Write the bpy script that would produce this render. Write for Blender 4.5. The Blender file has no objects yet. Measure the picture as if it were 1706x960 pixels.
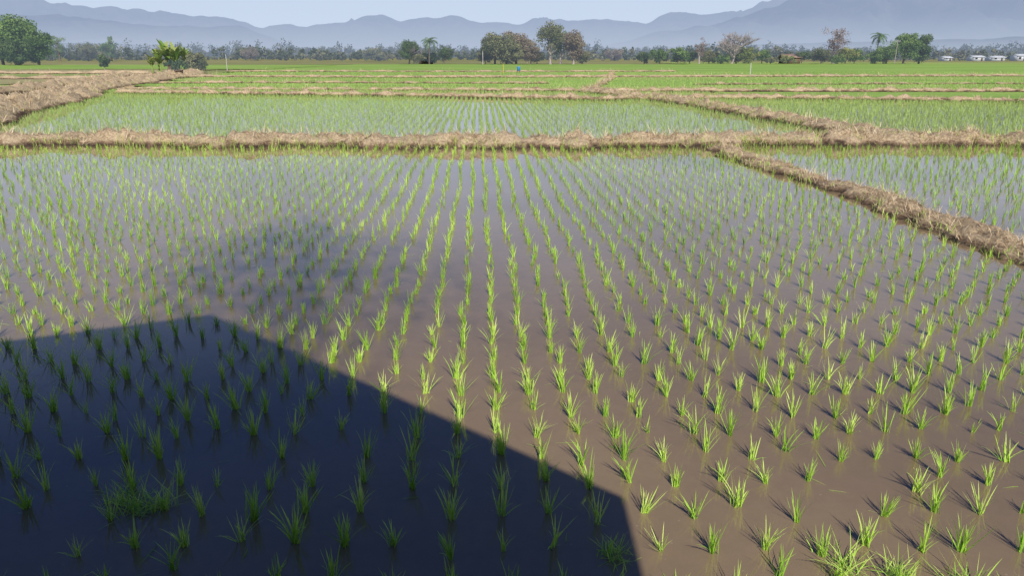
import bpy, math, random
import numpy as np
from mathutils import Vector, noise
R=np.random.RandomState(7); random.seed(7)
scene=bpy.context.scene
col=scene.collection
PI=math.pi
# ------------------------------------------------------------ materials
def newmat(name):
    m=bpy.data.materials.new(name); m.use_nodes=True
    nt=m.node_tree; nt.nodes.clear()
    out=nt.nodes.new('ShaderNodeOutputMaterial')
    return m,nt,out
def ramp(nt,fac,stops):
    r=nt.nodes.new('ShaderNodeValToRGB'); e=r.color_ramp.elements
    while len(e)<len(stops): e.new(0.5)
    for i,(p,c) in enumerate(stops):
        e[i].position=p; e[i].color=(c[0],c[1],c[2],1)
    nt.links.new(fac,r.inputs[0]); return r.outputs[0]
def pos(nt):
    return nt.nodes.new('ShaderNodeNewGeometry').outputs['Position']
def mapped(nt,sc):
    m=nt.nodes.new('ShaderNodeMapping'); m.inputs['Scale'].default_value=sc
    nt.links.new(pos(nt),m.inputs['Vector']); return m.outputs[0]
def noi(nt,vec,scale,detail=4,rough=.55):
    n=nt.nodes.new('ShaderNodeTexNoise'); n.inputs['Scale'].default_value=scale
    n.inputs['Detail'].default_value=detail; n.inputs['Roughness'].default_value=rough
    nt.links.new(vec,n.inputs['Vector']); return n.outputs[0]
def mix(nt,a,b,f,bt='MIX'):
    m=nt.nodes.new('ShaderNodeMix'); m.data_type='RGBA'; m.blend_type=bt
    for s,v in ((m.inputs[6],a),(m.inputs[7],b)):
        if isinstance(v,tuple): s.default_value=(*v,1)
        else: nt.links.new(v,s)
    if isinstance(f,(int,float)): m.inputs[0].default_value=f
    else: nt.links.new(f,m.inputs[0])
    return m.outputs[2]
def paint_haze(nt,shader,out,fac,colr=(.34,.42,.58),zfade=None):  # air-light painted in: bluish emission mixed over the surface shader
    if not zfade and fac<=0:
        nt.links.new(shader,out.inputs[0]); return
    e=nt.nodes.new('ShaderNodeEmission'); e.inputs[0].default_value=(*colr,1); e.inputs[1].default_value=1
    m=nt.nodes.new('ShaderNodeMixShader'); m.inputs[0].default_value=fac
    if zfade:   # haze glow painted stronger and paler near the plain
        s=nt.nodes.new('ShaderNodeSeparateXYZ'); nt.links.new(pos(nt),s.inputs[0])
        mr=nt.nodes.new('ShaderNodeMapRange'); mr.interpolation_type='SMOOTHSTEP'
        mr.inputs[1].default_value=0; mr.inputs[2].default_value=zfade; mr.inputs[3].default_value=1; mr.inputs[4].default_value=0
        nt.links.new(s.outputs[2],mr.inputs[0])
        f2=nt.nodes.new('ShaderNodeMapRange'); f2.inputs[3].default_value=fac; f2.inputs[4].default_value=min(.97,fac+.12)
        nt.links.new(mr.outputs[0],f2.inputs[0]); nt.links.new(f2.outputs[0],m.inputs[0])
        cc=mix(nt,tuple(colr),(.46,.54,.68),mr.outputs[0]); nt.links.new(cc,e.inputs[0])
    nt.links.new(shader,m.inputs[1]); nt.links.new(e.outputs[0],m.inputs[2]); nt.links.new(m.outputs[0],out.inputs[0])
def leafmat(name,stops,transl=.3,rough=.55,hz=0,rnd=.25):
    m,nt,out=newmat(name)
    a=nt.nodes.new('ShaderNodeAttribute'); a.attribute_name='tint'
    oi=nt.nodes.new('ShaderNodeObjectInfo')
    ma=nt.nodes.new('ShaderNodeMath'); ma.operation='MULTIPLY_ADD'; ma.inputs[1].default_value=rnd
    nt.links.new(oi.outputs['Random'],ma.inputs[0]); nt.links.new(a.outputs['Fac'],ma.inputs[2])
    c=ramp(nt,ma.outputs[0],stops)
    b=nt.nodes.new('ShaderNodeBsdfPrincipled'); nt.links.new(c,b.inputs['Base Color']); b.inputs['Roughness'].default_value=rough
    b.inputs['Specular IOR Level'].default_value=.3
    t=nt.nodes.new('ShaderNodeBsdfTranslucent'); nt.links.new(c,t.inputs[0])
    x=nt.nodes.new('ShaderNodeMixShader'); x.inputs[0].default_value=transl
    nt.links.new(b.outputs[0],x.inputs[1]); nt.links.new(t.outputs[0],x.inputs[2])
    paint_haze(nt,x.outputs[0],out,hz)
    return m
def plainmat(name,c1,c2,scale=3,rough=.8,hz=0):
    m,nt,out=newmat(name)
    n=noi(nt,pos(nt),scale,5)
    c=ramp(nt,n,[(.3,c1),(.7,c2)])
    b=nt.nodes.new('ShaderNodeBsdfPrincipled'); nt.links.new(c,b.inputs['Base Color']); b.inputs['Roughness'].default_value=rough
    paint_haze(nt,b.outputs[0],out,hz)
    return m
def watermat():
    m,nt,out=newmat('muddy_water')
    n1=noi(nt,mapped(nt,(1,1,1)),.3,3,.5)
    c=ramp(nt,n1,[(.3,(.205,.145,.083)),(.72,(.295,.212,.126))])
    n2=noi(nt,pos(nt),7,5,.7)
    c2=ramp(nt,n2,[(.35,(.88,.88,.88)),(.6,(1,1,1)),(.71,(1.0,1.0,1.0)),(.78,(1.15,1.15,1.1))])
    cm=mix(nt,c,c2,.6,'MULTIPLY')
    v=nt.nodes.new('ShaderNodeTexVoronoi'); v.inputs['Scale'].default_value=7; nt.links.new(pos(nt),v.inputs['Vector'])
    lt=nt.nodes.new('ShaderNodeMath'); lt.operation='LESS_THAN'; lt.inputs[1].default_value=.05; nt.links.new(v.outputs['Distance'],lt.inputs[0])
    sp=nt.nodes.new('ShaderNodeMath'); sp.operation='MULTIPLY'; sp.inputs[1].default_value=.45; nt.links.new(lt.outputs[0],sp.inputs[0])
    cc=mix(nt,cm,(.40,.31,.21),sp.outputs[0])
    b=nt.nodes.new('ShaderNodeBsdfPrincipled'); nt.links.new(cc,b.inputs['Base Color'])
    b.inputs['Roughness'].default_value=.01; b.inputs['IOR'].default_value=1.55; b.inputs['Specular IOR Level'].default_value=.95
    bn=noi(nt,mapped(nt,(1,1.6,1)),3,2,.5)
    bu=nt.nodes.new('ShaderNodeBump'); bu.inputs['Strength'].default_value=.02; bu.inputs['Distance'].default_value=.01
    nt.links.new(bn,bu.inputs['Height']); nt.links.new(bu.outputs[0],b.inputs['Normal'])
    nt.links.new(b.outputs[0],out.inputs[0]); return m
def bundmat(name,wet,mid,dry,zlo=.02,zhi=.22):
    m,nt,out=newmat(name)
    p=pos(nt); s=nt.nodes.new('ShaderNodeSeparateXYZ'); nt.links.new(p,s.inputs[0])
    mr=nt.nodes.new('ShaderNodeMapRange'); mr.inputs[1].default_value=zlo; mr.inputs[2].default_value=zhi
    nt.links.new(s.outputs[2],mr.inputs[0])
    n=noi(nt,p,1.6,6,.7)
    ad=nt.nodes.new('ShaderNodeMath'); ad.operation='ADD'; nt.links.new(mr.outputs[0],ad.inputs[0])
    sb=nt.nodes.new('ShaderNodeMath'); sb.operation='MULTIPLY_ADD'; sb.inputs[1].default_value=2.6; sb.inputs[2].default_value=-1.32
    nt.links.new(n,sb.inputs[0]); nt.links.new(sb.outputs[0],ad.inputs[1])
    c=ramp(nt,ad.outputs[0],[(.05,wet),(.45,mid),(.8,dry)])
    n2=noi(nt,p,14,5,.75)
    c2=ramp(nt,n2,[(.32,(.40,.38,.36)),(.62,(1.15,1.15,1.15))])
    cm=mix(nt,c,c2,1.0,'MULTIPLY')
    b=nt.nodes.new('ShaderNodeBsdfPrincipled'); nt.links.new(cm,b.inputs['Base Color']); b.inputs['Roughness'].default_value=.9
    bu=nt.nodes.new('ShaderNodeBump'); bu.inputs['Strength'].default_value=1; bu.inputs['Distance'].default_value=.08
    nt.links.new(n2,bu.inputs['Height']); nt.links.new(bu.outputs[0],b.inputs['Normal'])
    nt.links.new(b.outputs[0],out.inputs[0]); return m
def fieldmat(name,c1,c2,c3,sx=.06,sy=.35):
    m,nt,out=newmat(name)
    n=noi(nt,mapped(nt,(sx,sy,1)),1.0,6,.65)
    c=ramp(nt,n,[(.32,c1),(.55,c2),(.72,c3)])
    n2=noi(nt,mapped(nt,(1,.6,1)),3.5,4,.7)
    c2b=ramp(nt,n2,[(.3,(.75,.75,.75)),(.7,(1.15,1.15,1.15))])
    cm=mix(nt,c,c2b,1.0,'MULTIPLY')
    b=nt.nodes.new('ShaderNodeBsdfPrincipled'); nt.links.new(cm,b.inputs['Base Color']); b.inputs['Roughness'].default_value=1
    b.inputs['Specular IOR Level'].default_value=.1
    nt.links.new(b.outputs[0],out.inputs[0]); return m

M_water=watermat()
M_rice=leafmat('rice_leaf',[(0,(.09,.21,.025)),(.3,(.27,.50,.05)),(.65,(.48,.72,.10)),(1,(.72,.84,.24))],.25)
M_ricefar=leafmat('rice_leaf_pale',[(0,(.13,.24,.06)),(.4,(.29,.47,.11)),(1,(.48,.63,.19))],.25)
M_straw=leafmat('dry_straw',[(0,(.26,.17,.095)),(.4,(.56,.42,.25)),(1,(.86,.71,.49))],.1,.8)
M_bund=bundmat('earth_with_straw',(.065,.04,.026),(.29,.195,.12),(.62,.48,.31))
M_bundlow=bundmat('damp_earth',(.07,.045,.03),(.27,.18,.11),(.58,.44,.28),.0,.14)
M_ground=fieldmat('dry_field',(.16,.19,.07),(.29,.28,.13),(.42,.36,.21),.01,.03)
M_green=fieldmat('young_rice_green',(.20,.34,.07),(.29,.44,.10),(.38,.48,.14),.03,.12)
M_green2=fieldmat('dull_green',(.18,.28,.07),(.27,.35,.11),(.42,.40,.2))
M_yg=fieldmat('yellow_green',(.22,.34,.07),(.33,.42,.12),(.46,.44,.21),.03,.2)
M_tan=fieldmat('stubble_tan',(.25,.28,.11),(.38,.34,.18),(.5,.42,.26))
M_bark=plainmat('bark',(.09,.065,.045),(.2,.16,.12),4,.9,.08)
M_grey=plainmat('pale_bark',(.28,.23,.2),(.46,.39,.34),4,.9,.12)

# ------------------------------------------------------------ mesh helpers
def mkmesh(name,V,Q=None,T=None,mat=None,tint=None,smooth=False):
    me=bpy.data.meshes.new(name)
    V=np.asarray(V,dtype=np.float32)
    Q=np.zeros((0,4),np.int32) if Q is None else np.asarray(Q,np.int32)
    T=np.zeros((0,3),np.int32) if T is None else np.asarray(T,np.int32)
    me.vertices.add(len(V)); me.vertices.foreach_set('co',V.ravel())
    me.loops.add(Q.size+T.size)
    me.loops.foreach_set('vertex_index',np.concatenate([Q.ravel(),T.ravel()]).astype(np.int32))
    me.polygons.add(len(Q)+len(T))
    ls=np.concatenate([np.arange(len(Q))*4,Q.size+np.arange(len(T))*3]).astype(np.int32)
    me.polygons.foreach_set('loop_start',ls)
    if smooth: me.polygons.foreach_set('use_smooth',np.ones(len(ls),dtype=bool))
    me.update(calc_edges=True); me.validate()
    if tint is not None:
        a=me.attributes.new('tint','FLOAT','POINT'); a.data.foreach_set('value',np.asarray(tint,np.float32))
    if mat: me.materials.append(mat)
    return me
def obj(name,me,label=None,cat=None,kind=None,parent=None,group=None,loc=None):
    o=bpy.data.objects.new(name,me); col.objects.link(o)
    if parent: o.parent=parent
    if label: o['label']=label
    if cat: o['category']=cat
    if kind: o['kind']=kind
    if group: o['group']=group
    if loc is not None: o.location=loc
    return o
def blades(P,az,lean,L,W,curve,seg=3,t0=None,twist=.8):
    n=len(P); V=np.zeros((n,2*seg+1,3))
    ct=P.copy().astype(float); ta=az+PI/2+R.uniform(-twist,twist,n)
    side=np.stack([np.cos(ta),np.sin(ta),np.zeros(n)],1)
    tint=np.zeros((n,2*seg+1)); t0=np.zeros(n) if t0 is None else t0
    for i in range(seg+1):
        s=i/seg
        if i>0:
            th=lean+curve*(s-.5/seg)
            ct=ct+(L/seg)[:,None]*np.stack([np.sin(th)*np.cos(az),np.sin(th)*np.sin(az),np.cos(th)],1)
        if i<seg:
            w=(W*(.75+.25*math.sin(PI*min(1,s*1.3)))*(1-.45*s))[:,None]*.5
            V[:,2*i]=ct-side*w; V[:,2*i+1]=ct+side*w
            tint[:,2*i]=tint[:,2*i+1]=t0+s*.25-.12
        else:
            V[:,2*i]=ct; tint[:,2*i]=t0+.15
    st=(np.arange(n)*(2*seg+1))[:,None]
    Qs=[st+np.array([[2*i,2*i+1,2*i+3,2*i+2]]) for i in range(seg-1)]
    Q=np.concatenate(Qs) if Qs else np.zeros((0,4),int)
    T=st+np.array([[2*seg-2,2*seg-1,2*seg]])
    return V.reshape(-1,3),Q,T,tint.ravel()
def clumps(XY,nb,hscale,width,seg,z=0.0,spread=.012,t0=None,leanmax=.5,ls=.22):
    n=len(XY); idx=np.repeat(np.arange(n),nb); m=len(idx)
    hs=hscale[idx]
    P=np.zeros((m,3)); P[:,:2]=XY[idx]+R.normal(0,1,(m,2))*spread; P[:,2]=z-.01
    az=R.uniform(0,2*PI,m)
    lean=np.abs(R.normal(0,ls,m)).clip(0,leanmax); curve=R.uniform(.0,.8,m)*(R.rand(m)<.7)
    L=hs*R.uniform(.5,1.12,m); W=width*R.uniform(.6,1.25,m)
    t=(np.zeros(n) if t0 is None else t0)[idx]+R.uniform(-.15,.15,m)
    return blades(P,az,lean,L,W,curve,seg,t)
def tube(pts,rad,sides=6):
    pts=[Vector(p) for p in pts]; V=[];Q=[]
    for i,p in enumerate(pts):
        d=(pts[min(i+1,len(pts)-1)]-pts[max(i-1,0)]).normalized()
        a=d.orthogonal().normalized(); b=d.cross(a)
        for k in range(sides):
            an=2*PI*k/sides; V.append(p+(a*math.cos(an)+b*math.sin(an))*rad[i])
    for i in range(len(pts)-1):
        for k in range(sides):
            k2=(k+1)%sides; Q.append((i*sides+k,i*sides+k2,(i+1)*sides+k2,(i+1)*sides+k))
    return [tuple(v) for v in V],Q
class Acc:
    def __init__(s): s.V=[];s.Q=[];s.T=[];s.t=[];s.n=0
    def add(s,V,Q=None,T=None,t=None):
        V=np.asarray(V,float)
        if not len(V): return
        s.V.append(V)
        if Q is not None and len(Q): s.Q.append(np.asarray(Q)+s.n)
        if T is not None and len(T): s.T.append(np.asarray(T)+s.n)
        s.t.append(np.zeros(len(V)) if t is None else np.asarray(t)); s.n+=len(V)
    def box(s,x0,x1,y0,y1,z0,z1):
        V=[(x,y,z) for z in(z0,z1) for y in(y0,y1) for x in(x0,x1)]
        s.add(V,[(0,2,3,1),(4,5,7,6),(0,1,5,4),(2,6,7,3),(0,4,6,2),(1,3,7,5)])
    def mesh(s,name,mat,smooth=False):
        return mkmesh(name,np.concatenate(s.V),np.concatenate(s.Q) if s.Q else None,np.concatenate(s.T) if s.T else None,mat,np.concatenate(s.t),smooth)

# ------------------------------------------------------------ ground, water
def sheet(name,poly,z,mat,label,cat):
    me=bpy.data.meshes.new(name); me.from_pydata([(x,y,z) for x,y in poly],[],[tuple(range(len(poly)))]); me.materials.append(mat)
    me.update()
    if me.polygons[0].normal.z<0: me.flip_normals()
    return obj(name,me,label,cat,'structure')
sheet('ground',[(-20000,-400),(20000,-400),(20000,24000),(-20000,24000)],-.10,M_ground,'dry grassy farmland plain reaching the mountains','ground')
sheet('paddy_water',[(-40,0),(8.2,0),(7.5,10.4),(7.2,14.6),(6.3,23.2),(6.2,24.2),(-40,24.2)],0,M_water,'muddy brown water of a flooded rice paddy','water')
sheet('paddy_water',[(8.2,0),(40,0),(40,24.2),(6.2,24.2),(6.3,23.2),(7.2,14.6),(7.5,10.4)],0,M_water,'flooded paddy beside a low earth bund','water')
sheet('paddy_water',[(-20.5,24.2),(13.4,24.2),(12.1,34),(10.2,51),(5.8,49.3),(-9,54.4),(-31,58),(-25.6,37.4)],0,M_water,'flooded paddy behind a straw covered bund','water')
sheet('paddy_water',[(13.4,24.2),(60,24.2),(60,47),(32,47.3),(18,50.6),(10.2,51),(12.1,34)],0,M_water,'shallow paddy water thick with young rice','water')
sheet('paddy_water',[(-31,58.2),(-9,54.4),(5.8,49.3),(16,50.6),(16,61),(6.5,61.5),(-8,63),(-34,64)],.004,M_water,'narrow flooded paddy strip','water')

def field(x0,x1,y0,y1,mat,label,z=.01):
    n=14; top=[(x1-(x1-x0)*i/n, y1+math.sin(i*1.7+y1)*.006*y1) for i in range(n+1)]
    bot=[(x0+(x1-x0)*i/n, y0+math.sin((n-i)*1.7+y0)*.006*y0) for i in range(n+1)]
    sheet('rice_field',bot+top,z,mat,label,'rice field')
field(16.2,70,50.8,61,M_green,'bright green young rice field')
field(-35,90,61.8,74,M_yg,'green rice field with bare strips',.014)
field(-39,110,73,92,M_green,'bright green young rice field',.018)
field(-42,130,90.5,110,M_yg,'yellow green rice field',.022)
field(-48,160,108.5,135,M_green,'pale green rice field',.026)
field(-52,300,134,255,M_green,'wide bright green rice field',.030)
field(-150,-42,36,56,M_green2,'dull green rice field beside a bund',.012)
field(-170,-48,57,76,M_green,'green rice field',.016)
field(-200,-52,77,94,M_tan,'stubble field with straw',.020)
field(-240,-58,95,122,M_green2,'dull green rice field',.024)
field(-280,-62,124,160,M_tan,'stubble field with dry grass',.028)
field(-300,-53,162,240,M_green,'green field below the trees',.034)
field(60,420,256,330,M_yg,'dry field before the tree line',.02)

# ------------------------------------------------------------ bunds
straw=Acc(); wgrass=Acc()
def nz(x,y,z=0): return noise.noise(Vector((x,y,z)))
def bund(path,w,h,mat,label,strawn=0,step=.25,grassn=0,wob=.5,strawL=.3,gl=.25,seed=0.0,lump=1.2,flat=2.4):
    pts=[Vector((*p,0)) for p in path]; S=[]
    for a,b in zip(pts[:-1],pts[1:]):
        k=max(1,int((b-a).length/step)); S+= [a.lerp(b,i/k) for i in range(k)]
    S.append(pts[-1])
    for it in range(6):
        S=[S[0]]+[(S[i-1]+S[i]*2+S[i+1])/4 for i in range(1,len(S)-1)]+[S[-1]]
    V=[];Q=[]; U=np.linspace(-1,1,17)
    for i,p in enumerate(S):
        d=(S[min(i+3,len(S)-1)]-S[max(i-3,0)]).normalized(); nrm=Vector((-d.y,d.x,0))
        end=min(1,(min(i,len(S)-1-i)*step+.02)/(w*.6))**.6
        off=nz(p.x*.25,p.y*.25,seed)*wob*w*.7
        wl=[0,0]
        for sd in (0,1):
            wl[sd]=w*.5*(1+.45*nz(p.x*.8+9,p.y*.8,seed+3)+.5*nz(p.x*2.4,p.y*2.4,seed+sd*5)+.35*nz(p.x*6,p.y*6,seed+sd*3))*(.3+.7*end)
        hh=h*(1+.55*nz(p.x*.5,p.y*.5,seed+7)+.4*nz(p.x*1.7,p.y*1.7,seed+1))*end
        for u in U:
            q=p+nrm*(off+u*wl[int(u>0)]); e1=(1-abs(u))
            z=-.09+(hh+.09)*(1-abs(u)**flat)
            z+=lump*h*end*(.65*nz(q.x*1.6,q.y*1.6,seed+5)*e1**.7+.55*nz(q.x*4,q.y*4,seed)*e1**.6+.45*nz(q.x*9,q.y*9,seed)*e1**.5)
            V.append((q.x,q.y,z))
    m=len(U)
    for i in range(len(S)-1):
        for j in range(m-1): Q.append((i*m+j,i*m+j+1,(i+1)*m+j+1,(i+1)*m+j))
    o=obj('earth_bund',mkmesh('earth_bund',V,Q,None,mat,None,True),label,'earth bund','structure')
    VV=np.array(V).reshape(len(S),m,3)
    def samp(n,jlo,jhi):
        i=R.randint(0,len(S)-1,n); j=R.randint(jlo,jhi,n); f=R.rand(n,1); g=R.rand(n,1)
        return (VV[i,j]*(1-f)+VV[i+1,j]*f)*(1-g)+(VV[i,j+1]*(1-f)+VV[i+1,j+1]*f)*g
    if strawn:
        P=samp(strawn,1,m-2)
        pn=np.array([nz(p[0]*.9,p[1]*.9,4)+.6*nz(p[0]*2.5,p[1]*2.5,4) for p in P])
        keep=(pn>-.13+R.uniform(-.15,.15,len(P)))&(P[:,2]>.03*h/.3); P=P[keep]; pn=pn[keep]; n=len(P)
        P[:,2]-=.01
        straw.add(*blades(P,R.uniform(0,2*PI,n),R.uniform(.5,1.65,n),strawL*R.uniform(.4,1.3,n)*(1+pn.clip(0,.6)),R.uniform(.008,.022,n)*(strawL/.3),R.uniform(-.2,.8,n),2,R.uniform(0,.8,n)+pn*.5))
    if grassn:
        for a,b in ((0,4),(m-5,m-1)):
            P=samp(grassn//2,a,b); P[:,2]=np.maximum(P[:,2],0)
            keep=np.array([nz(p[0]*.7,p[1]*.7,14)>-.1 for p in P]); P=P[keep]; n=len(P)
            wgrass.add(*blades(P,R.uniform(0,2*PI,n),np.abs(R.normal(0,.4,n)),gl*R.uniform(.4,1.1,n),R.uniform(.008,.016,n),R.uniform(0,.8,n),2,R.uniform(.3,.9,n)))
    return o
bund([(-34,24.6),(-20,24.6),(-8,24.4),(-2.5,23.9),(3,24.2),(7,24.6),(13,24.7),(22,24.4),(40,24.4)],1.7,.29,M_bund,'low earth bund covered with dry tan straw between paddies',30000,.13,8000)
bund([(8.7,1),(8.05,6),(7.6,10.4),(7.35,14.6),(6.95,18),(6.4,23.6)],1.1,.12,M_bundlow,'flat brown mud bund with straw running between two paddies',11000,.08,1600,strawL=.19,gl=.16,seed=11,wob=.35,flat=4,lump=1.8)
bund([(-21.3,25.8),(-22.8,31),(-25.9,37.4),(-31.3,54),(-35.9,64),(-41.5,86.5),(-51,124)],3.1,.56,M_bund,'straw covered earth bank along the paddies',15000,.3,3000,strawL=.44,seed=21,wob=.25)
bund([(-34,44),(-39,56),(-47,84),(-57,113)],2.2,.42,M_bund,'straw covered bank beside a green field',6000,.4,1500,strawL=.42,seed=26)
bund([(13.4,24.9),(13.1,28),(12.1,34),(10.9,43),(9.6,50.5),(5.6,61.5)],1.5,.3,M_bund,'straw topped bund dividing two paddies',9000,.2,2500,seed=31)
bund([(-31,59),(-9.2,54.6),(5.8,49.5),(10.2,51.2),(18,50.8),(32,47.4),(60,47.4)],1.0,.24,M_bund,'thin straw covered bund between rice fields',10000,.3,4000,strawL=.36,seed=41)
bund([(-34,64.5),(-8,63),(6.5,61.7),(20,61.2),(75,60.5)],1.0,.22,M_bund,'thin straw covered bund between rice fields',6000,.4,3000,strawL=.4,seed=51)
bund([(18,76),(46,77.5),(80,76)],1.0,.16,M_bund,'thin straw covered bund between rice fields',2500,.5,1500,strawL=.4,seed=63)
bund([(-40,79),(-22,80.5),(4,78.5)],1.0,.18,M_bund,'short straw covered bund between rice fields',2500,.5,1500,strawL=.4,seed=61)
bund([(6,61.5),(9,76),(12,93),(16,122)],1.0,.2,M_bund,'narrow straw bund running away between fields',3500,.6,900,strawL=.5,seed=73)
bund([(-46,104),(-10,101),(18,103),(50,106),(150,111)],1.5,.24,M_bund,'thin straw covered bund between rice fields',4500,.7,0,strawL=.6,seed=81)
bund([(-52,138),(-5,135),(30,138)],1.8,.22,M_bund,'straw covered bund between rice fields',2000,.9,0,strawL=.6,seed=91)
bund([(-160,94.5),(-52,95)],2,.35,M_bund,'straw covered bund beside stubble',3000,1,0,strawL=.6,seed=98)
bund([(-150,56.5),(-46,56.5)],1.6,.35,M_bund,'straw covered bund beside green field',3000,.8,0,strawL=.6,seed=99)
bund([(-200,123),(-58,123)],2,.35,M_bund,'straw covered bund beside stubble',2500,1,0,strawL=.6,seed=100)
obj('dry_straw',straw.mesh('dry_straw',M_straw),'dry tan straw lying along the bunds','straw','stuff')

# ------------------------------------------------------------ rice
H=2.8; cp,sp=.9528,.3035
def rows(x0,x1,y0,y1,dx,dy,jx,jy,inside,slope=-.042,miss=.04,seed=0):
    out=[]
    nx=int((x1-x0)/dx)+1; ny=int((y1-y0)/dy)+1
    for i in range(nx):
        ph=R.uniform(0,dy)
        for j in range(ny):
            y=y0+j*dy+ph*.35+R.normal(0,jy)
            x=x0+i*dx+slope*y+R.normal(0,jx)+.10*nz(i*.13,y*.22,seed)
            if R.rand()<miss: continue
            if inside(x,y): out.append((x,y))
    return np.array(out)
def eb(y): return np.interp(y,[1,6,10.4,14.6,18,23.6],[8.7,8.05,7.6,7.35,6.95,6.4])
main=rows(-24,9.5,1.2,23.4,.305,.345,.02,.042,lambda x,y: x<eb(y)-.65 and abs(x)<3.5+y*.85,miss=.035)
zc=main[:,1]*cp+H*sp; px=853+1218*main[:,0]/zc; py=480-1218*(main[:,1]*sp-H*cp)/zc
inf=(px>5)&(px<1700)&(py<955)
order=np.argsort(np.where(inf,zc,1e9)); near=order[:300]; rest=order[300:]
variants=[]
for k in range(24):
    nb=R.randint(15,30); hs=R.uniform(.20,.25)
    V,Q,T,t=clumps(np.zeros((1,2)),nb,np.array([hs]),.0095,5,0,.012,np.array([R.uniform(.4,.65)]),leanmax=.9,ls=.29)
    variants.append(mkmesh('rice_seedling',V,Q,T,M_rice,t))
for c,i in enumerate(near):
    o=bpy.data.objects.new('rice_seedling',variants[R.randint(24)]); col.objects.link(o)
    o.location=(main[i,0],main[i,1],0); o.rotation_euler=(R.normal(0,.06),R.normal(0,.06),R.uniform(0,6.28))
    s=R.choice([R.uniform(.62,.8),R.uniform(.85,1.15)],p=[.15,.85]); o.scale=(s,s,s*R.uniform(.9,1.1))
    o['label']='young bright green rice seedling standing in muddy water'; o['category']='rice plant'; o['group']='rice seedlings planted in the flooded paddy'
A=Acc()
X=main[rest]
vy=np.array([nz(p[0]*.3,p[1]*.3,2) for p in X])
for lo,hi,nb,w,sg in ((-5,9.5,17,.0090,4),(9.5,15,12,.0105,3),(15,30,8,.012,2)):
    s=(X[:,1]>=lo)&(X[:,1]<hi); 
    if s.sum(): A.add(*clumps(X[s],nb,.19+.03*R.normal(0,1,s.sum()).clip(-2,2),w,sg,0,.012,.5+.25*vy[s]+R.uniform(-.15,.15,s.sum())))
r2=rows(8,32,3,23.6,.325,.35,.025,.05,lambda x,y: x>eb(y)+.7,seed=5)
A.add(*clumps(r2,9,.19+.04*R.rand(len(r2)),.012,2,0,.016,np.full(len(r2),.45)))
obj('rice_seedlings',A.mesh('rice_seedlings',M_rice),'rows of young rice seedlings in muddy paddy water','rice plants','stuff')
B=Acc()
def cl(y): return np.interp(y,[25.8,31,37.4,54,64],[-21.3,-22.8,-25.9,-31.3,-35.9])+1.9
def fr(y): return np.interp(y,[25,34,43,51],[13.3,12.1,10.9,9.6])
def bb(x): return np.interp(x,[-31,-9.2,5.8,10.2,18,32,60],[59,54.6,49.5,51.2,50.8,47.4,47.4])
r3=rows(-31,17,25.4,58.5,.31,.36,.03,.06,lambda x,y: cl(y)<x<fr(y)-.8 and y<bb(x)-.6,seed=9)
B.add(*clumps(r3,7,.20+.06*R.rand(len(r3)),.016,2,0,.035,np.full(len(r3),.5)))
r4=rows(12,48,25.4,51,.31,.31,.02,.05,lambda x,y: fr(y)+.8<x and y<bb(x)-.6,seed=9)
B.add(*clumps(r4,7,.22+.05*R.rand(len(r4)),.018,2,0,.03,np.full(len(r4),.62)))
r5=rows(-31,18,50,64,.3,.34,.03,.06,lambda x,y: y>bb(x)+.6 and y<np.interp(x,[-34,-8,6.5,20],[64.5,63,61.5,61])-.5 and x>cl(y),seed=9)
B.add(*clumps(r5,6,.20+.06*R.rand(len(r5)),.018,2,0,.04,np.full(len(r5),.55)))
obj('rice_seedlings',B.mesh('rice_seedlings',M_ricefar),'dense rows of rice seedlings in paddies behind the straw bund','rice plants','stuff')
C=Acc(); n=60000
yy=62+75*R.rand(n)**1.4; xx=R.uniform(-1,1,n)*yy*.85; k=xx>-.36*yy-8
P=np.stack([xx[k],yy[k],np.full(k.sum(),.01)],1); n=len(P)
C.add(*blades(P,R.uniform(0,6.28,n),R.uniform(0,.5,n),R.uniform(.14,.28,n),R.uniform(.03,.06,n),R.uniform(0,.5,n),1,R.uniform(.45,.9,n)))
obj('field_grass',C.mesh('field_grass',M_ricefar),'young rice and grass filling the farther fields','rice plants','stuff')
obj('bank_grass',wgrass.mesh('bank_grass',M_rice),'yellow green grass growing along the bund edges','grass','stuff')

# ------------------------------------------------------------ trees
def leafcloud(cents,rads,npc,size,flat=.8,tb=None):
    m=len(cents); idx=np.repeat(np.arange(m),npc); n=len(idx)
    d=R.normal(0,1,(n,3)); d/=np.linalg.norm(d,axis=1)[:,None]
    r=rads[idx][:,None]*R.uniform(.35,1.1,(n,1)); P=cents[idx]+d*r*np.array([1,1,flat])
    nr=d+R.normal(0,.6,(n,3)); nr/=np.linalg.norm(nr,axis=1)[:,None]
    a=np.cross(nr,R.normal(0,1,(n,3))); a/=np.linalg.norm(a,axis=1)[:,None]+1e-9; b=np.cross(nr,a)
    s=(size*R.uniform(.5,1.2,n))[:,None]
    V=np.stack([P-a*s,P-b*s*.6,P+a*s,P+b*s*.6],1).reshape(-1,3)
    Q=(np.arange(n)*4)[:,None]+np.arange(4)[None]
    t=(tb[idx] if tb is not None else R.rand(m)[idx])+R.uniform(-.2,.2,n)
    return V,Q,None,np.repeat(t,4)
LM={}
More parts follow.
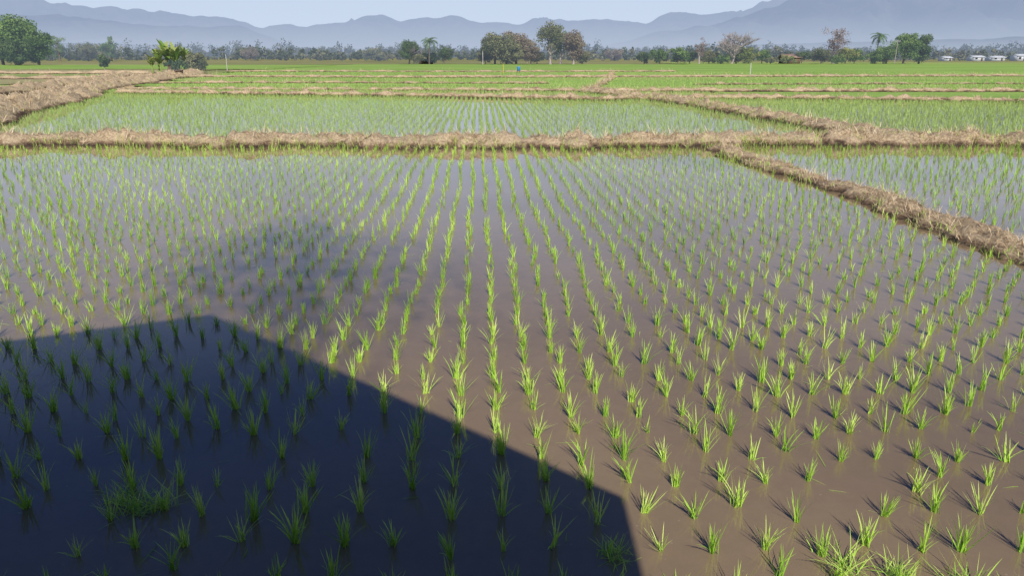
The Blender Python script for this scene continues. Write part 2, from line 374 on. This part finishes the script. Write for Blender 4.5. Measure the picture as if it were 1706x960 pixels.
def lmat(k,hz=.12):
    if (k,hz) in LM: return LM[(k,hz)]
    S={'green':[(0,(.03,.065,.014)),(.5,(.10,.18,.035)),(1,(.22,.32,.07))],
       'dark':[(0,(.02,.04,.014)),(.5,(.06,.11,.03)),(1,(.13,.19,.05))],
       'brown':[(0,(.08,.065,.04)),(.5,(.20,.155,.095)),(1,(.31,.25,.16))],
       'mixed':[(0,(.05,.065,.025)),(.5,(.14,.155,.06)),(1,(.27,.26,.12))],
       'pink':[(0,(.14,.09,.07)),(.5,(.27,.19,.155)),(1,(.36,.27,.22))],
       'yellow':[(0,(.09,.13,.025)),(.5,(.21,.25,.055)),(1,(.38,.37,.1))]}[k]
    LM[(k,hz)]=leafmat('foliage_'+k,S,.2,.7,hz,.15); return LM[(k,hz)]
def root(name,label,cat,x,y,group=None):
    e=bpy.data.objects.new(name,None); col.objects.link(e); e.location=(x,y,0)
    e['label']=label; e['category']=cat
    if group: e['group']=group
    return e
def tree(x,y,Ht,W,kind,label,base=.3,dens=1.0,nc=None,leaf=None,name='tree',thin=False,rt=.028,npc=None,rcs=(.12,.24)):
    e=root(name,label,'tree',x,y)
    T=Acc(); r0=Ht*rt
    top=Vector((R.normal(0,.03)*Ht,0,Ht*.8)); tp=[Vector((0,0,-.15)),Vector((R.normal(0,.15),0,Ht*.25)),Vector((R.normal(0,.3),R.normal(0,.3),Ht*.5)),top]
    T.add(*tube(tp,[r0*1.3,r0,r0*.7,r0*.2],7))
    nc=nc or int(30*dens); cz=Ht*(base+1)/2; hz=Ht*(1-base)/2
    cents=[];rads=[]
    while len(cents)<nc:
        d=Vector((R.normal(),R.normal(),R.normal())).normalized(); rr=R.uniform(.35,.92)
        c=Vector((d.x*rr*W/2,d.y*rr*W/2,cz+d.z*rr*hz*.95))
        c.x*=1+.25*nz(d.x*2,d.z*2,x); 
        rc=R.uniform(*rcs)*min(W,Ht*(1-base)*1.2); 
        if c.z+rc>Ht*1.02: c.z=Ht*1.02-rc
        cents.append(tuple(c)); rads.append(rc)
    for c in cents[:max(8,nc//2)]:
        c=Vector(c); s=R.uniform(.3,.85); k=s*3; i=min(2,int(k)); st=tp[i].lerp(tp[i+1],k-i)
        if st.z>c.z: st=tp[0].lerp(tp[1],.9) if c.z>Ht*.25 else tp[1]
        mid=st.lerp(c,.5)+Vector((0,0,-.05*Ht))+Vector(R.normal(0,.03*Ht,3))
        T.add(*tube([st,mid,c],[r0*.42,r0*.25,r0*.08],5))
    obj('trunk',T.mesh('trunk',M_grey if thin else M_bark),parent=e)
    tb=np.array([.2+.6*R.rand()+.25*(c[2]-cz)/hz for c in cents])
    leaf=leaf or max(.16,W*.03)
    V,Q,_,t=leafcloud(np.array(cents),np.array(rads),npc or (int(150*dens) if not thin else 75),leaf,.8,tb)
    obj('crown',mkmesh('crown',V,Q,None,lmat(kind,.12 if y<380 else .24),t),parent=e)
    return e
def bare(x,y,Ht,W,label,mat,th=.034,sp_=.62):
    e=root('bare_tree',label,'tree',x,y)
    T=Acc(); C=Acc()
    def br(p,d,L,r,lv):
        q=p+d*L*.5+Vector(R.normal(0,.06*L,3)); z=q+(d+Vector((0,0,.10))).normalized()*L*.5
        (T if lv<2 else C).add(*tube([p,q,z],[r,r*.8,r*.6],5 if lv<2 else 3))
        if lv>=5: return
        for k in range(R.randint(3,5) if lv else 7):
            nd=(d+Vector(R.normal(0,sp_,3))).normalized(); nd.z=abs(nd.z)*.8+.03*lv
            nd.x*=W/Ht*1.35; s=z if R.rand()<.6 else q
            br(s,nd.normalized(),L*R.uniform(.66,.84),r*.66,lv+1)
    br(Vector((0,0,-.1)),Vector((0,0,1)),Ht*.25,Ht*th,0)
    obj('trunk',T.mesh('trunk',mat),parent=e); obj('twigs',C.mesh('twigs',mat),parent=e)
    return e
def palm(x,y,Ht,label,fr=22,FL=None,kind='green',n2='palm_tree'):
    e=root(n2,label,'palm tree',x,y); FL=FL or Ht*.38
    b=Vector((.4,.2,Ht-FL*.45))
    me=mkmesh('trunk',*tube([(0,0,-.1),(.1,.1,Ht*.3),(.3,.15,Ht*.6),b],[.24,.18,.15,.13],8),None,M_bark)
    obj('trunk',me,parent=e); A=Acc()
    for k in range(fr):
        az=2*PI*k/fr+R.uniform(-.2,.2); el=R.uniform(-.2,1.3); p=b.copy(); n=11
        for i in range(n):
            d=Vector((math.cos(az)*math.cos(el),math.sin(az)*math.cos(el),math.sin(el))); q=p+d*FL/n; 
            s=Vector((-math.sin(az),math.cos(az),0)); l=FL*.24*math.sin(PI*(.15+.8*i/n)); w=FL/n*.8
            for sg in(-1,1):
                t=q+s*sg*l+Vector((0,0,-l*.55))+d*l*.4
                A.add([p,p+d*w,t],None,[(0,1,2)],[.3+.4*R.rand()]*3)
            p=q; el-=.17
    obj('crown',A.mesh('crown',lmat(kind)),parent=e); return e
def banana(x,y,Ht,label):
    e=root('banana_plant',label,'banana plant',x,y)
    obj('stem',mkmesh('stem',*tube([(0,0,-.1),(0,0,Ht*.3),(.05,0,Ht*.55)],[.16,.13,.07],8),None,M_green2),parent=e)
    n=15; az=R.uniform(0,6.28,n); P=np.zeros((n,3)); P[:,2]=Ht*R.uniform(.3,.52,n)
    V,Q,T,t=blades(P,az,R.uniform(.1,.8,n),Ht*R.uniform(.4,.62,n),np.full(n,Ht*.15),R.uniform(.4,1.5,n),6,R.uniform(.3,1,n),.4)
    obj('leaves',mkmesh('leaves',V,Q,T,M_banana,t),parent=e)
M_banana=leafmat('banana_leaf',[(0,(.08,.16,.02)),(.5,(.2,.34,.05)),(1,(.42,.46,.12))],.35,.5,.03)
tree(-150,233,14.8,14,'green','large dense green tree at the field edge',.02,1.8)
tree(-143.5,232,12,9.5,'green','leafy green tree beside a larger one',.02,1.5)
tree(-157,236,13,10,'green','leafy green tree at the field edge',.02,1.4)
tree(-147,228,8,10,'dark','lower dark green tree beneath a larger crown',.02,1.3)
for dx,dy,h in ((0,0,6.0),(-1.8,.5,4.8),(1.6,-.6,5.4),(3.2,.6,4.2),(-3.2,1,3.6),(.6,2,5.4),(-.9,-.8,4.2),(2.4,1.4,4.8),(4.6,0,3.4)):
    banana(-57.6+dx,128+dy,h,'banana plant with torn green leaves beside a bank')
tree(-52.5,127,3.6,4,'mixed','low shrub beside banana plants',.02,.9,name='shrub')
tree(-55.5,126,2.4,4,'dark','low dark shrub beneath banana plants',.02,.8,name='shrub')
tree(-36,268,8.2,7.6,'dark','small dark green tree beside a palm',.04,1.2)
tree(-24,270,6,6,'dark','small dark green tree by a palm',.05,1)
palm(-28.8,266,9.0,'coconut palm among small trees',FL=3.6)
tree(-29.5,272,4.0,7,'dark','low dark bushes beneath a palm',.02,1,name='bush')
bare(-34.5,270,10.5,4,'thin bare tree behind dark shrubs',M_grey,.02)
tree(-6,268,11,11.5,'mixed','broad brown leaved tree in the rice fields',.04,1.5)
tree(1.5,271,11.8,11,'brown','broad tree with brownish foliage',.04,1.5)
tree(-2,266,8.5,13,'mixed','wide olive coloured tree in the rice fields',.03,1.4)
tree(6.5,266,7.5,7,'brown','small tree with brownish leaves',.05,1.1)
tree(13.5,270,15.2,11,'mixed','tall slender tree with open green crown',.2,1.1,thin=True,npc=100)
tree(17.3,274,13.8,9,'green','tall tree with fairly open crown',.12,1.1,thin=True,npc=100)
tree(21.5,268,12,10.5,'brown','brown leaved tree with open crown',.05,1.3,thin=True,npc=140)
tree(66,270,9,4.2,'pink','slim tree with pinkish brown leaves',.2,.9,thin=True)
bare(77.5,270,16.5,13,'spreading bare tree with pale fine twigs',M_grey,.028)
tree(114,272,14.6,8.4,'pink','tall sparse tree with reddish brown leaves',.18,.9,thin=True)
palm(129,272,10.8,'coconut palm behind green trees',FL=3.8)
tree(130,268,6.4,7,'green','leafy green tree below a palm',.03,1.1)
tree(137,268,10.6,10,'green','leafy green tree beside a palm',.06,1.3)
tree(143.5,270,10.2,9,'dark','leafy dark green tree at the end of a tree row',.06,1.2)
for x,y,h,w,k in ((47,272,4.4,7,'dark'),(53,275,5.3,8,'green'),(58.5,270,5.8,9,'green'),(64,276,4.6,7,'dark'),(70,272,4.8,8,'mixed'),(84,272,6.6,8,'yellow'),(89.5,274,5.2,7,'green'),(81,277,5,7,'mixed'),(96,266,3.2,6,'yellow'),
   (109,270,5.8,7,'mixed'),(118,271,5.8,8,'yellow'),(122.5,274,5.6,8,'green'),(127,270,4.8,7,'green'),(133,272,6,7,'mixed'),(104,275,5,6,'dark'),(100,280,4,7,'mixed'),(-9.5,274,5,7,'mixed'),(25,273,5.2,6,'mixed'),(9,274,5,6,'mixed'),(-32,264,3.6,5,'mixed'),(74,268,3.4,6,'green'),(113,266,3.4,6,'green'),(90,266,2.6,6,'mixed')):
    tree(x,y,h,w,k,{'dark':'low dark green bushy tree','green':'low green bushy tree','mixed':'low olive coloured bushy tree','yellow':'low yellow green bushy tree'}[k]+' in a field row',.03,.9,name='bush')
for x,y,h,w,k in ((-236,400,14.5,8,'green'),(-224,405,10,11,'mixed'),(-209,400,12.6,10,'green'),(-176,400,8.5,10,'mixed'),(-143,420,7.5,10,'brown'),(-75,420,7.5,14,'mixed'),(60,450,7,14,'brown')):
    tree(x,y,h,w,k,'distant field tree with rounded crown',.04,1)
tree(-88,165,3.2,2.8,'dark','lone small dark shrub in a field',.02,.7,name='shrub')
def farwood(y0,y1,n,h0,h1,mat,label,xr=1.0,seed=0,fl=1.1):
    y=R.uniform(y0,y1,n); x=R.uniform(-xr,xr,n)*y
    pat=np.array([nz(a*.010,b*.004,seed) for a,b in zip(x,y)])
    hh=(h0+(h1-h0)*(.42+1.4*pat))*R.uniform(.5,1.35,n)
    hh=hh.clip(1.2,h1*1.35)
    rep=3; xs=np.repeat(x,rep)+R.normal(0,2.6,n*rep); ys=np.repeat(y,rep)+R.normal(0,2,n*rep)
    fz=np.tile([.3,.55,.8],n); zs=np.repeat(hh,rep)*fz; rr=np.repeat(hh,rep)*.29
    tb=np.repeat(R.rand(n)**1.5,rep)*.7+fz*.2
    V,Q,_,t=leafcloud(np.stack([xs,ys,zs],1),rr,26,fl,.9,tb)
    obj('distant_wood',mkmesh('distant_wood',V,Q,None,mat,t),label,'woodland','stuff')
M_w1=leafmat('wood_painted_haze',[(0,(.03,.05,.022)),(.5,(.075,.10,.045)),(1,(.22,.21,.12))],.15,.8,.2)  # distance haze of the woods painted in as a faint glow
M_w2=leafmat('wood_painted_haze_far',[(0,(.035,.055,.03)),(.5,(.085,.105,.06)),(1,(.21,.20,.13))],.15,.8,.42)
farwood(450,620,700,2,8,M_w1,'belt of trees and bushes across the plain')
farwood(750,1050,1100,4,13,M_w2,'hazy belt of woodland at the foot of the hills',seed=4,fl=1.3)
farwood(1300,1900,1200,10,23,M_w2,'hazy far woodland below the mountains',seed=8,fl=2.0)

# ------------------------------------------------------------ mountains
def mountain(name,Rd,prof,depth,hz,c1,c2,label,seed,rough=.16,crest=.04,hcol=(.34,.42,.58),zf=300):
    px_=np.array([p[0] for p in prof],float); py_=np.array([p[1] for p in prof],float)
    nx=720; rowsn=40; xs=np.linspace(px_[0],px_[-1],nx); V=[];Q=[]
    sc=9500/Rd
    yy_=np.interp(xs,px_,py_); ker=np.hanning(9); ker/=ker.sum(); yy_=np.convolve(np.pad(yy_,4,mode='edge'),ker,mode='valid')
    for i,xx in enumerate(xs):
        yv=yy_[i]; X=(xx-853)*.000769*Rd; hc=max(5,.000733*(92-yv)*Rd)
        cn=noise.noise(Vector((X/420*sc,3,seed)))+.6*noise.noise(Vector((X/170*sc,5,seed)))+.3*noise.noise(Vector((X/70*sc,7,seed)))
        hc*=1+crest*cn
        for j in range(rowsn):
            v=j/(rowsn-5); Y=Rd-depth*(1-v)
            g=max(0,v)**1.15 if v<=1 else 1-(v-1)*2.2
            wx=X+260/sc*noise.noise(Vector((X/900*sc,Y/900*sc,seed+9)))
            rid=1-abs(noise.noise(Vector((wx/430*sc,Y/1700*sc,seed+5))))*2.6
            rid2=1-abs(noise.noise(Vector((wx/170*sc,Y/700*sc,seed+6))))*2.6
            nn=noise.fractal(Vector((X/700*sc,Y/1100*sc,seed)),1.0,2.0,6)
            env=max(0,min(1,v*1.6))*(1.0-max(0,min(1,(v-.7)/.3))*.8)
            h=hc*g*(1+rough*1.2*nn*env)+hc*rough*(rid+.45*rid2-.6)*env*1.2
            V.append((X,Y,h-12))
    for i in range(nx-1):
        for j in range(rowsn-1): Q.append((i*rowsn+j,(i+1)*rowsn+j,(i+1)*rowsn+j+1,i*rowsn+j+1))
    m,nt,out=newmat(name)
    n=noi(nt,mapped(nt,(.004,.004,.004)),1,7,.65); c=ramp(nt,n,[(.38,c1),(.62,c2)])
    b=nt.nodes.new('ShaderNodeBsdfDiffuse'); nt.links.new(c,b.inputs[0]); paint_haze(nt,b.outputs[0],out,hz,hcol,zf)  # mountain haze is emission painted over the diffuse colour
    obj(name,mkmesh(name,V,Q,None,m,None,True),label,'mountains','structure')
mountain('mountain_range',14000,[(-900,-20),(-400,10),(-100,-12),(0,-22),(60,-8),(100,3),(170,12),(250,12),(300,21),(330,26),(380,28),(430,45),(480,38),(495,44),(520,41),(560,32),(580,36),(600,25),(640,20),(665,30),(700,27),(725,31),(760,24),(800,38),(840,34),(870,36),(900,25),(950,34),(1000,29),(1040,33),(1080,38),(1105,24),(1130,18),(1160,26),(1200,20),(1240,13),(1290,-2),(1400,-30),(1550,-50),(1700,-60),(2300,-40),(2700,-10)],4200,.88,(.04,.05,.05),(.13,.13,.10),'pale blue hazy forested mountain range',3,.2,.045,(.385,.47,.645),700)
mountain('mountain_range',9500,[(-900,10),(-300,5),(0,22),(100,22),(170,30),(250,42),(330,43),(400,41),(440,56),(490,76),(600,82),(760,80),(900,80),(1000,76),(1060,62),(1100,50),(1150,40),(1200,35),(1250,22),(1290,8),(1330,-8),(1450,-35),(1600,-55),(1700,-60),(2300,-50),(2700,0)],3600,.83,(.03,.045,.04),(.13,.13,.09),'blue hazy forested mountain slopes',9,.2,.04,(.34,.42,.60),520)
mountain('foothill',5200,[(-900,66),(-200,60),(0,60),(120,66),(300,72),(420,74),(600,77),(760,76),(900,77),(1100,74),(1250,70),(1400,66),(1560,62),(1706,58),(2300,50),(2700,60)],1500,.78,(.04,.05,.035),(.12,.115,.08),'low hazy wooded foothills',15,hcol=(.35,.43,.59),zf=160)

# ------------------------------------------------------------ built things
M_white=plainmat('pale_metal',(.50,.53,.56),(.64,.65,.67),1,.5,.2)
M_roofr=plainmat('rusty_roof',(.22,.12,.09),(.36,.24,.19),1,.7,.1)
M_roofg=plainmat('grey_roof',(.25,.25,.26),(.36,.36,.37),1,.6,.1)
M_dark=plainmat('dark_opening',(.02,.02,.02),(.05,.045,.04),3,.6)
M_wood=plainmat('weathered_wood',(.09,.065,.045),(.2,.15,.11),6,.85)
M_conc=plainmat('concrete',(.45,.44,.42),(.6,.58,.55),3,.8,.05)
M_blue=plainmat('blue_plastic',(.03,.2,.45),(.06,.26,.55),3,.4)
def house(x,y,w,d,h,rh,wm,rm,label,name='farm_house',cat='house'):
    e=root(name,label,cat,x,y)
    a=Acc()
    a.box(-w/2,w/2,-d/2,d/2,-.1,h); a.add([(-w/2,-d/2,h),(-w/2,d/2,h),(-w/2,0,h+rh*.95),(w/2,-d/2,h),(w/2,d/2,h),(w/2,0,h+rh*.95)],None,[(0,2,1),(3,4,5)])
    obj('wall',a.mesh('wall',wm),parent=e)
    n=max(2,int(w/3.5))
    for i in range(n):
        cx=-w/2+w*(i+.5)/n; a=Acc(); dh=min(2.1,h*.85)
        if i==n//2: a.box(cx-.5,cx+.5,-d/2-.06,-d/2+.02,0,dh); obj('door',a.mesh('door',M_wood),parent=e)
        else: a.box(cx-.6,cx+.6,-d/2-.05,-d/2+.02,.9,dh); obj('window',a.mesh('window',M_dark),parent=e)
    a=Acc(); o=.5; z0=h-.15; t=.12
    V=[(sx*(w/2+o),sy*(d/2+o),z0+k) for k in(0,t) for sx in(-1,1) for sy in(-1,1)]+[(sx*(w/2+o),0,h+rh+k) for k in(0,t) for sx in(-1,1)]
    a.add(V,[(4,6,11,10),(10,11,7,5),(0,8,9,2),(8,1,3,9),(0,2,6,4),(1,5,7,3),(0,4,10,8),(8,10,5,1),(2,9,11,6),(9,3,7,11)])
    obj('roof',a.mesh('roof',rm),parent=e); return e
house(-30.8,275,4.5,4,2.3,1.0,M_wood,M_roofg,'small grey roofed farm hut between trees','farm_hut','hut')
house(100,276,6,5,2.2,1.0,M_wood,M_roofr,'low farm house with rusty red roof')
for x,y,w,h in ((257,425,6,2.8),(271,430,7,2.6),(284,430,5,3.6),(293,432,7,2.8),(243,430,4,2.4)):
    house(x,y,w,7,h-.8,.8,M_white,M_white,'small white metal warehouse on the plain','warehouse','warehouse')
def pole(x,y,h,r,mat,label,name='post',arm=False):
    if arm:
        e=root('utility_pole',label,'utility pole',x,y)
        obj('shaft',mkmesh('shaft',*tube([(0,0,-.1),(0,0,h)],[r*1.3,r],8),None,mat),parent=e)
        a=Acc(); a.box(-.9,.9,-.06,.06,h-.6,h-.48); 
        for k in(-.8,-.3,.3,.8): a.box(k-.04,k+.04,-.04,.04,h-.48,h-.3)
        obj('cross_arm',a.mesh('cross_arm',M_conc),parent=e)
    else:
        a=Acc(); a.add(*tube([(0,0,-.1),(0.02,0,h*.6),(0,0,h),(0,0,h+.02)],[r*1.2,r,r*.9,.001],8))
        a.add(*tube([(0,0,h-.18),(0,0,h-.12)],[r*1.35,r*1.35],8))
        obj(name,a.mesh(name,mat),label,'post',loc=(x,y,0))
pole(-54.5,146,3.0,.05,M_conc,'pale concrete post standing in a field')
pole(-10,262,4.2,.09,M_conc,'pale post beside brown trees')
pole(35,112,1.7,.06,M_conc,'short white post in the green field')
pole(-1.4,122,1.5,.05,plainmat('yellow_paint',(.5,.4,.05),(.6,.5,.1),3),'short yellow marker post on a bund')
for x,y in ((6,300),(131,262)): pole(x,y,8,.09,M_grey,'grey utility pole by distant trees',arm=True)
e=root('blue_barrel','bright blue plastic barrel on a wooden stand in the field','barrel',1.1,128)
a=Acc(); a.add(*tube([(0,0,.5),(0,0,.55),(0,0,.8),(0,0,.84),(0,0,1.1),(0,0,1.14),(0,0,1.36),(0,0,1.4)],[.3,.36,.37,.39,.37,.39,.36,.3],16)); a.add(*tube([(0,0,1.4),(0,0,1.41)],[.3,.001],16))
obj('drum',a.mesh('drum',M_blue),parent=e)
a=Acc()
for sx in(-.3,.3):
    for sy in(-.3,.3): a.box(sx-.04,sx+.04,sy-.04,sy+.04,-.1,.44)
a.box(-.4,.4,-.4,.4,.44,.5); obj('stand',a.mesh('stand',M_wood),parent=e)
e.scale=(.75,.75,.75)
e=root('footbridge','dark wooden plank footbridge at the end of a bank','footbridge',-47.5,108)
a=Acc()
for i in range(24): a.box(-4.8+i*.4,-4.8+i*.4+.36,-.8,.8,.75,.83)
obj('deck',a.mesh('deck',M_wood),parent=e)
a=Acc()
for i in range(5):
    for s in(-.7,.7): a.box(-4.6+i*2.2,-4.45+i*2.2,s-.07,s+.07,-.1,.74)
obj('supports',a.mesh('supports',M_wood),parent=e)
a=Acc()
for i in range(5): a.box(-4.6+i*2.2,-4.5+i*2.2,.82,.92,.4,1.5)
a.box(-4.8,4.8,.84,.9,1.5,1.58); obj('railing',a.mesh('railing',M_wood),parent=e)
e.rotation_euler=(0,0,math.radians(112))

# house behind the viewpoint (casts the gable shadow)
e=root('raised_house','raised wooden house with gable roof and balcony at the paddy edge','house',0,0)
a=Acc(); y0,y1=-.25,-7
V=[(1.40,y0-.05,-.1),(1.40,y0-.05,3.5),(-1.76,y0-.05,6.2),(-8.5,y0-.05,3.9),(-8.5,y0-.05,-.1)]; V2=[(x,y1,z) for x,_,z in V]
me=bpy.data.meshes.new('wall')
me.from_pydata(V+V2,[],[(0,1,2,3,4),(9,8,7,6,5)]+[(i,(i+1)%5+0,(i+1)%5+5,i+5) for i in range(5)]); me.materials.append(M_wood); obj('wall',me,parent=e)
me=bpy.data.meshes.new('roof')
P=[(1.55,3.30),(1.65,3.55),(-1.76,6.42),(-3.77,5.76),(-9.0,4.05),(-8.9,3.9),(-3.77,5.58),(-1.76,6.22)]
n=len(P); me.from_pydata([(x,y0,z) for x,z in P]+[(x,y1-.4,z) for x,z in P],[],[(0,1,2,7),(7,2,3,6),(6,3,4,5),(n,n+7,n+2,n+1),(n+7,n+6,n+3,n+2),(n+6,n+5,n+4,n+3)]+[(i,(i+1)%n,(i+1)%n+n,i+n) for i in range(n)])
me.materials.append(M_roofr); obj('roof',me,parent=e)
a=Acc(); a.box(-8,.9,-.24,.75,1.05,1.15)
obj('balcony_floor',a.mesh('balcony_floor',M_wood),parent=e)
for k in(-7.6,-4.8,-2,.6):
    a=Acc(); a.box(k-.07,k+.07,.55,.69,-.1,1.04); obj('post',a.mesh('post',M_wood),parent=e)
a=Acc(); a.box(1.401,1.487,-.4,-.2601,-.1,2.94); obj('corner_post',a.mesh('corner_post',M_wood),parent=e)
tree(.75,-9,17.4,4.0,'green','tall slender sparse tree standing behind a raised house',.70,.4,nc=38,leaf=.065,rt=.004,npc=100,rcs=(.22,.36))

# ------------------------------------------------------------ floating bits and weeds
A=Acc(); n=260
P=np.stack([R.uniform(-7,7,n),R.uniform(2.8,11,n),np.full(n,.006)],1)
A.add(*blades(P,R.uniform(0,6.28,n),np.full(n,1.52),R.uniform(.05,.22,n),R.uniform(.003,.008,n),R.uniform(0,.06,n),3,R.uniform(.2,1,n),.1))
obj('floating_grass',A.mesh('floating_grass',M_rice),'loose grass blades floating on muddy water','grass','stuff')
for (x,y,s) in ((-2.42,4.05,1.1),(-2.28,4.12,1.0),(-2.55,4.15,.8),(1.9,3.45,1.0),(2.15,3.4,1.0),(.6,3.6,.6),(2.5,3.3,1.0)):
    m=70; PP=np.zeros((m,3)); PP[:,:2]=R.normal(0,.05,(m,2))
    V,Q,T,t=blades(PP,R.uniform(0,6.28,m),R.uniform(.2,1.4,m),R.uniform(.1,.26,m)*s,R.uniform(.003,.009,m),R.uniform(0,.9,m),4,R.uniform(.3,.9,m))
    obj('grass_tuft',mkmesh('grass_tuft',V,Q,T,M_rice,t),'bushy tuft of weedy grass in shallow water','grass tuft',loc=(x,y,0),group='weed tufts in the paddy')

# ------------------------------------------------------------ light, sky, camera
el=math.radians(38); hd=Vector((-.2,.98,0)).normalized()
d=Vector((hd.x*math.cos(el),hd.y*math.cos(el),-math.sin(el)))
L=bpy.data.lights.new('sun','SUN'); L.energy=5.0; L.angle=math.radians(.53); L.color=(1,.95,.86)
lo=bpy.data.objects.new('sun',L); col.objects.link(lo); lo.rotation_euler=d.to_track_quat('-Z','Y').to_euler()
w=bpy.data.worlds.new('World'); scene.world=w; w.use_nodes=True; nt=w.node_tree
sk=nt.nodes.new('ShaderNodeTexSky'); sk.sky_type='NISHITA'; sk.sun_disc=False; sk.sun_elevation=el; sk.sun_rotation=math.atan2(-hd.x,-hd.y)
sk.air_density=1.0; sk.dust_density=.4; sk.ozone_density=2.5; sk.altitude=300
tint=mix(nt,sk.outputs[0],(.34,.46,.80),1.0,'MULTIPLY')
tc=nt.nodes.new('ShaderNodeTexCoord'); sx=nt.nodes.new('ShaderNodeSeparateXYZ'); nt.links.new(tc.outputs['Generated'],sx.inputs[0])
mr=nt.nodes.new('ShaderNodeMapRange'); mr.interpolation_type='SMOOTHSTEP'; mr.inputs[1].default_value=0; mr.inputs[2].default_value=.46; mr.inputs[3].default_value=.95; mr.inputs[4].default_value=0
nt.links.new(sx.outputs[2],mr.inputs[0])
c=mix(nt,tint,(7.3,8.5,10.3),mr.outputs[0])
bg=nt.nodes['Background']; nt.links.new(c,bg.inputs[0]); bg.inputs[1].default_value=.085
cam=bpy.data.cameras.new('camera'); co=bpy.data.objects.new('camera',cam); col.objects.link(co)
co.location=(0,0,H); co.rotation_euler=(math.radians(90-17.67),0,0); cam.sensor_width=36; cam.lens=36*1218/1706; cam.clip_end=60000; cam.clip_start=.05
scene.camera=co
scene.view_settings.view_transform='Standard'; scene.view_settings.look='None'; scene.view_settings.exposure=0
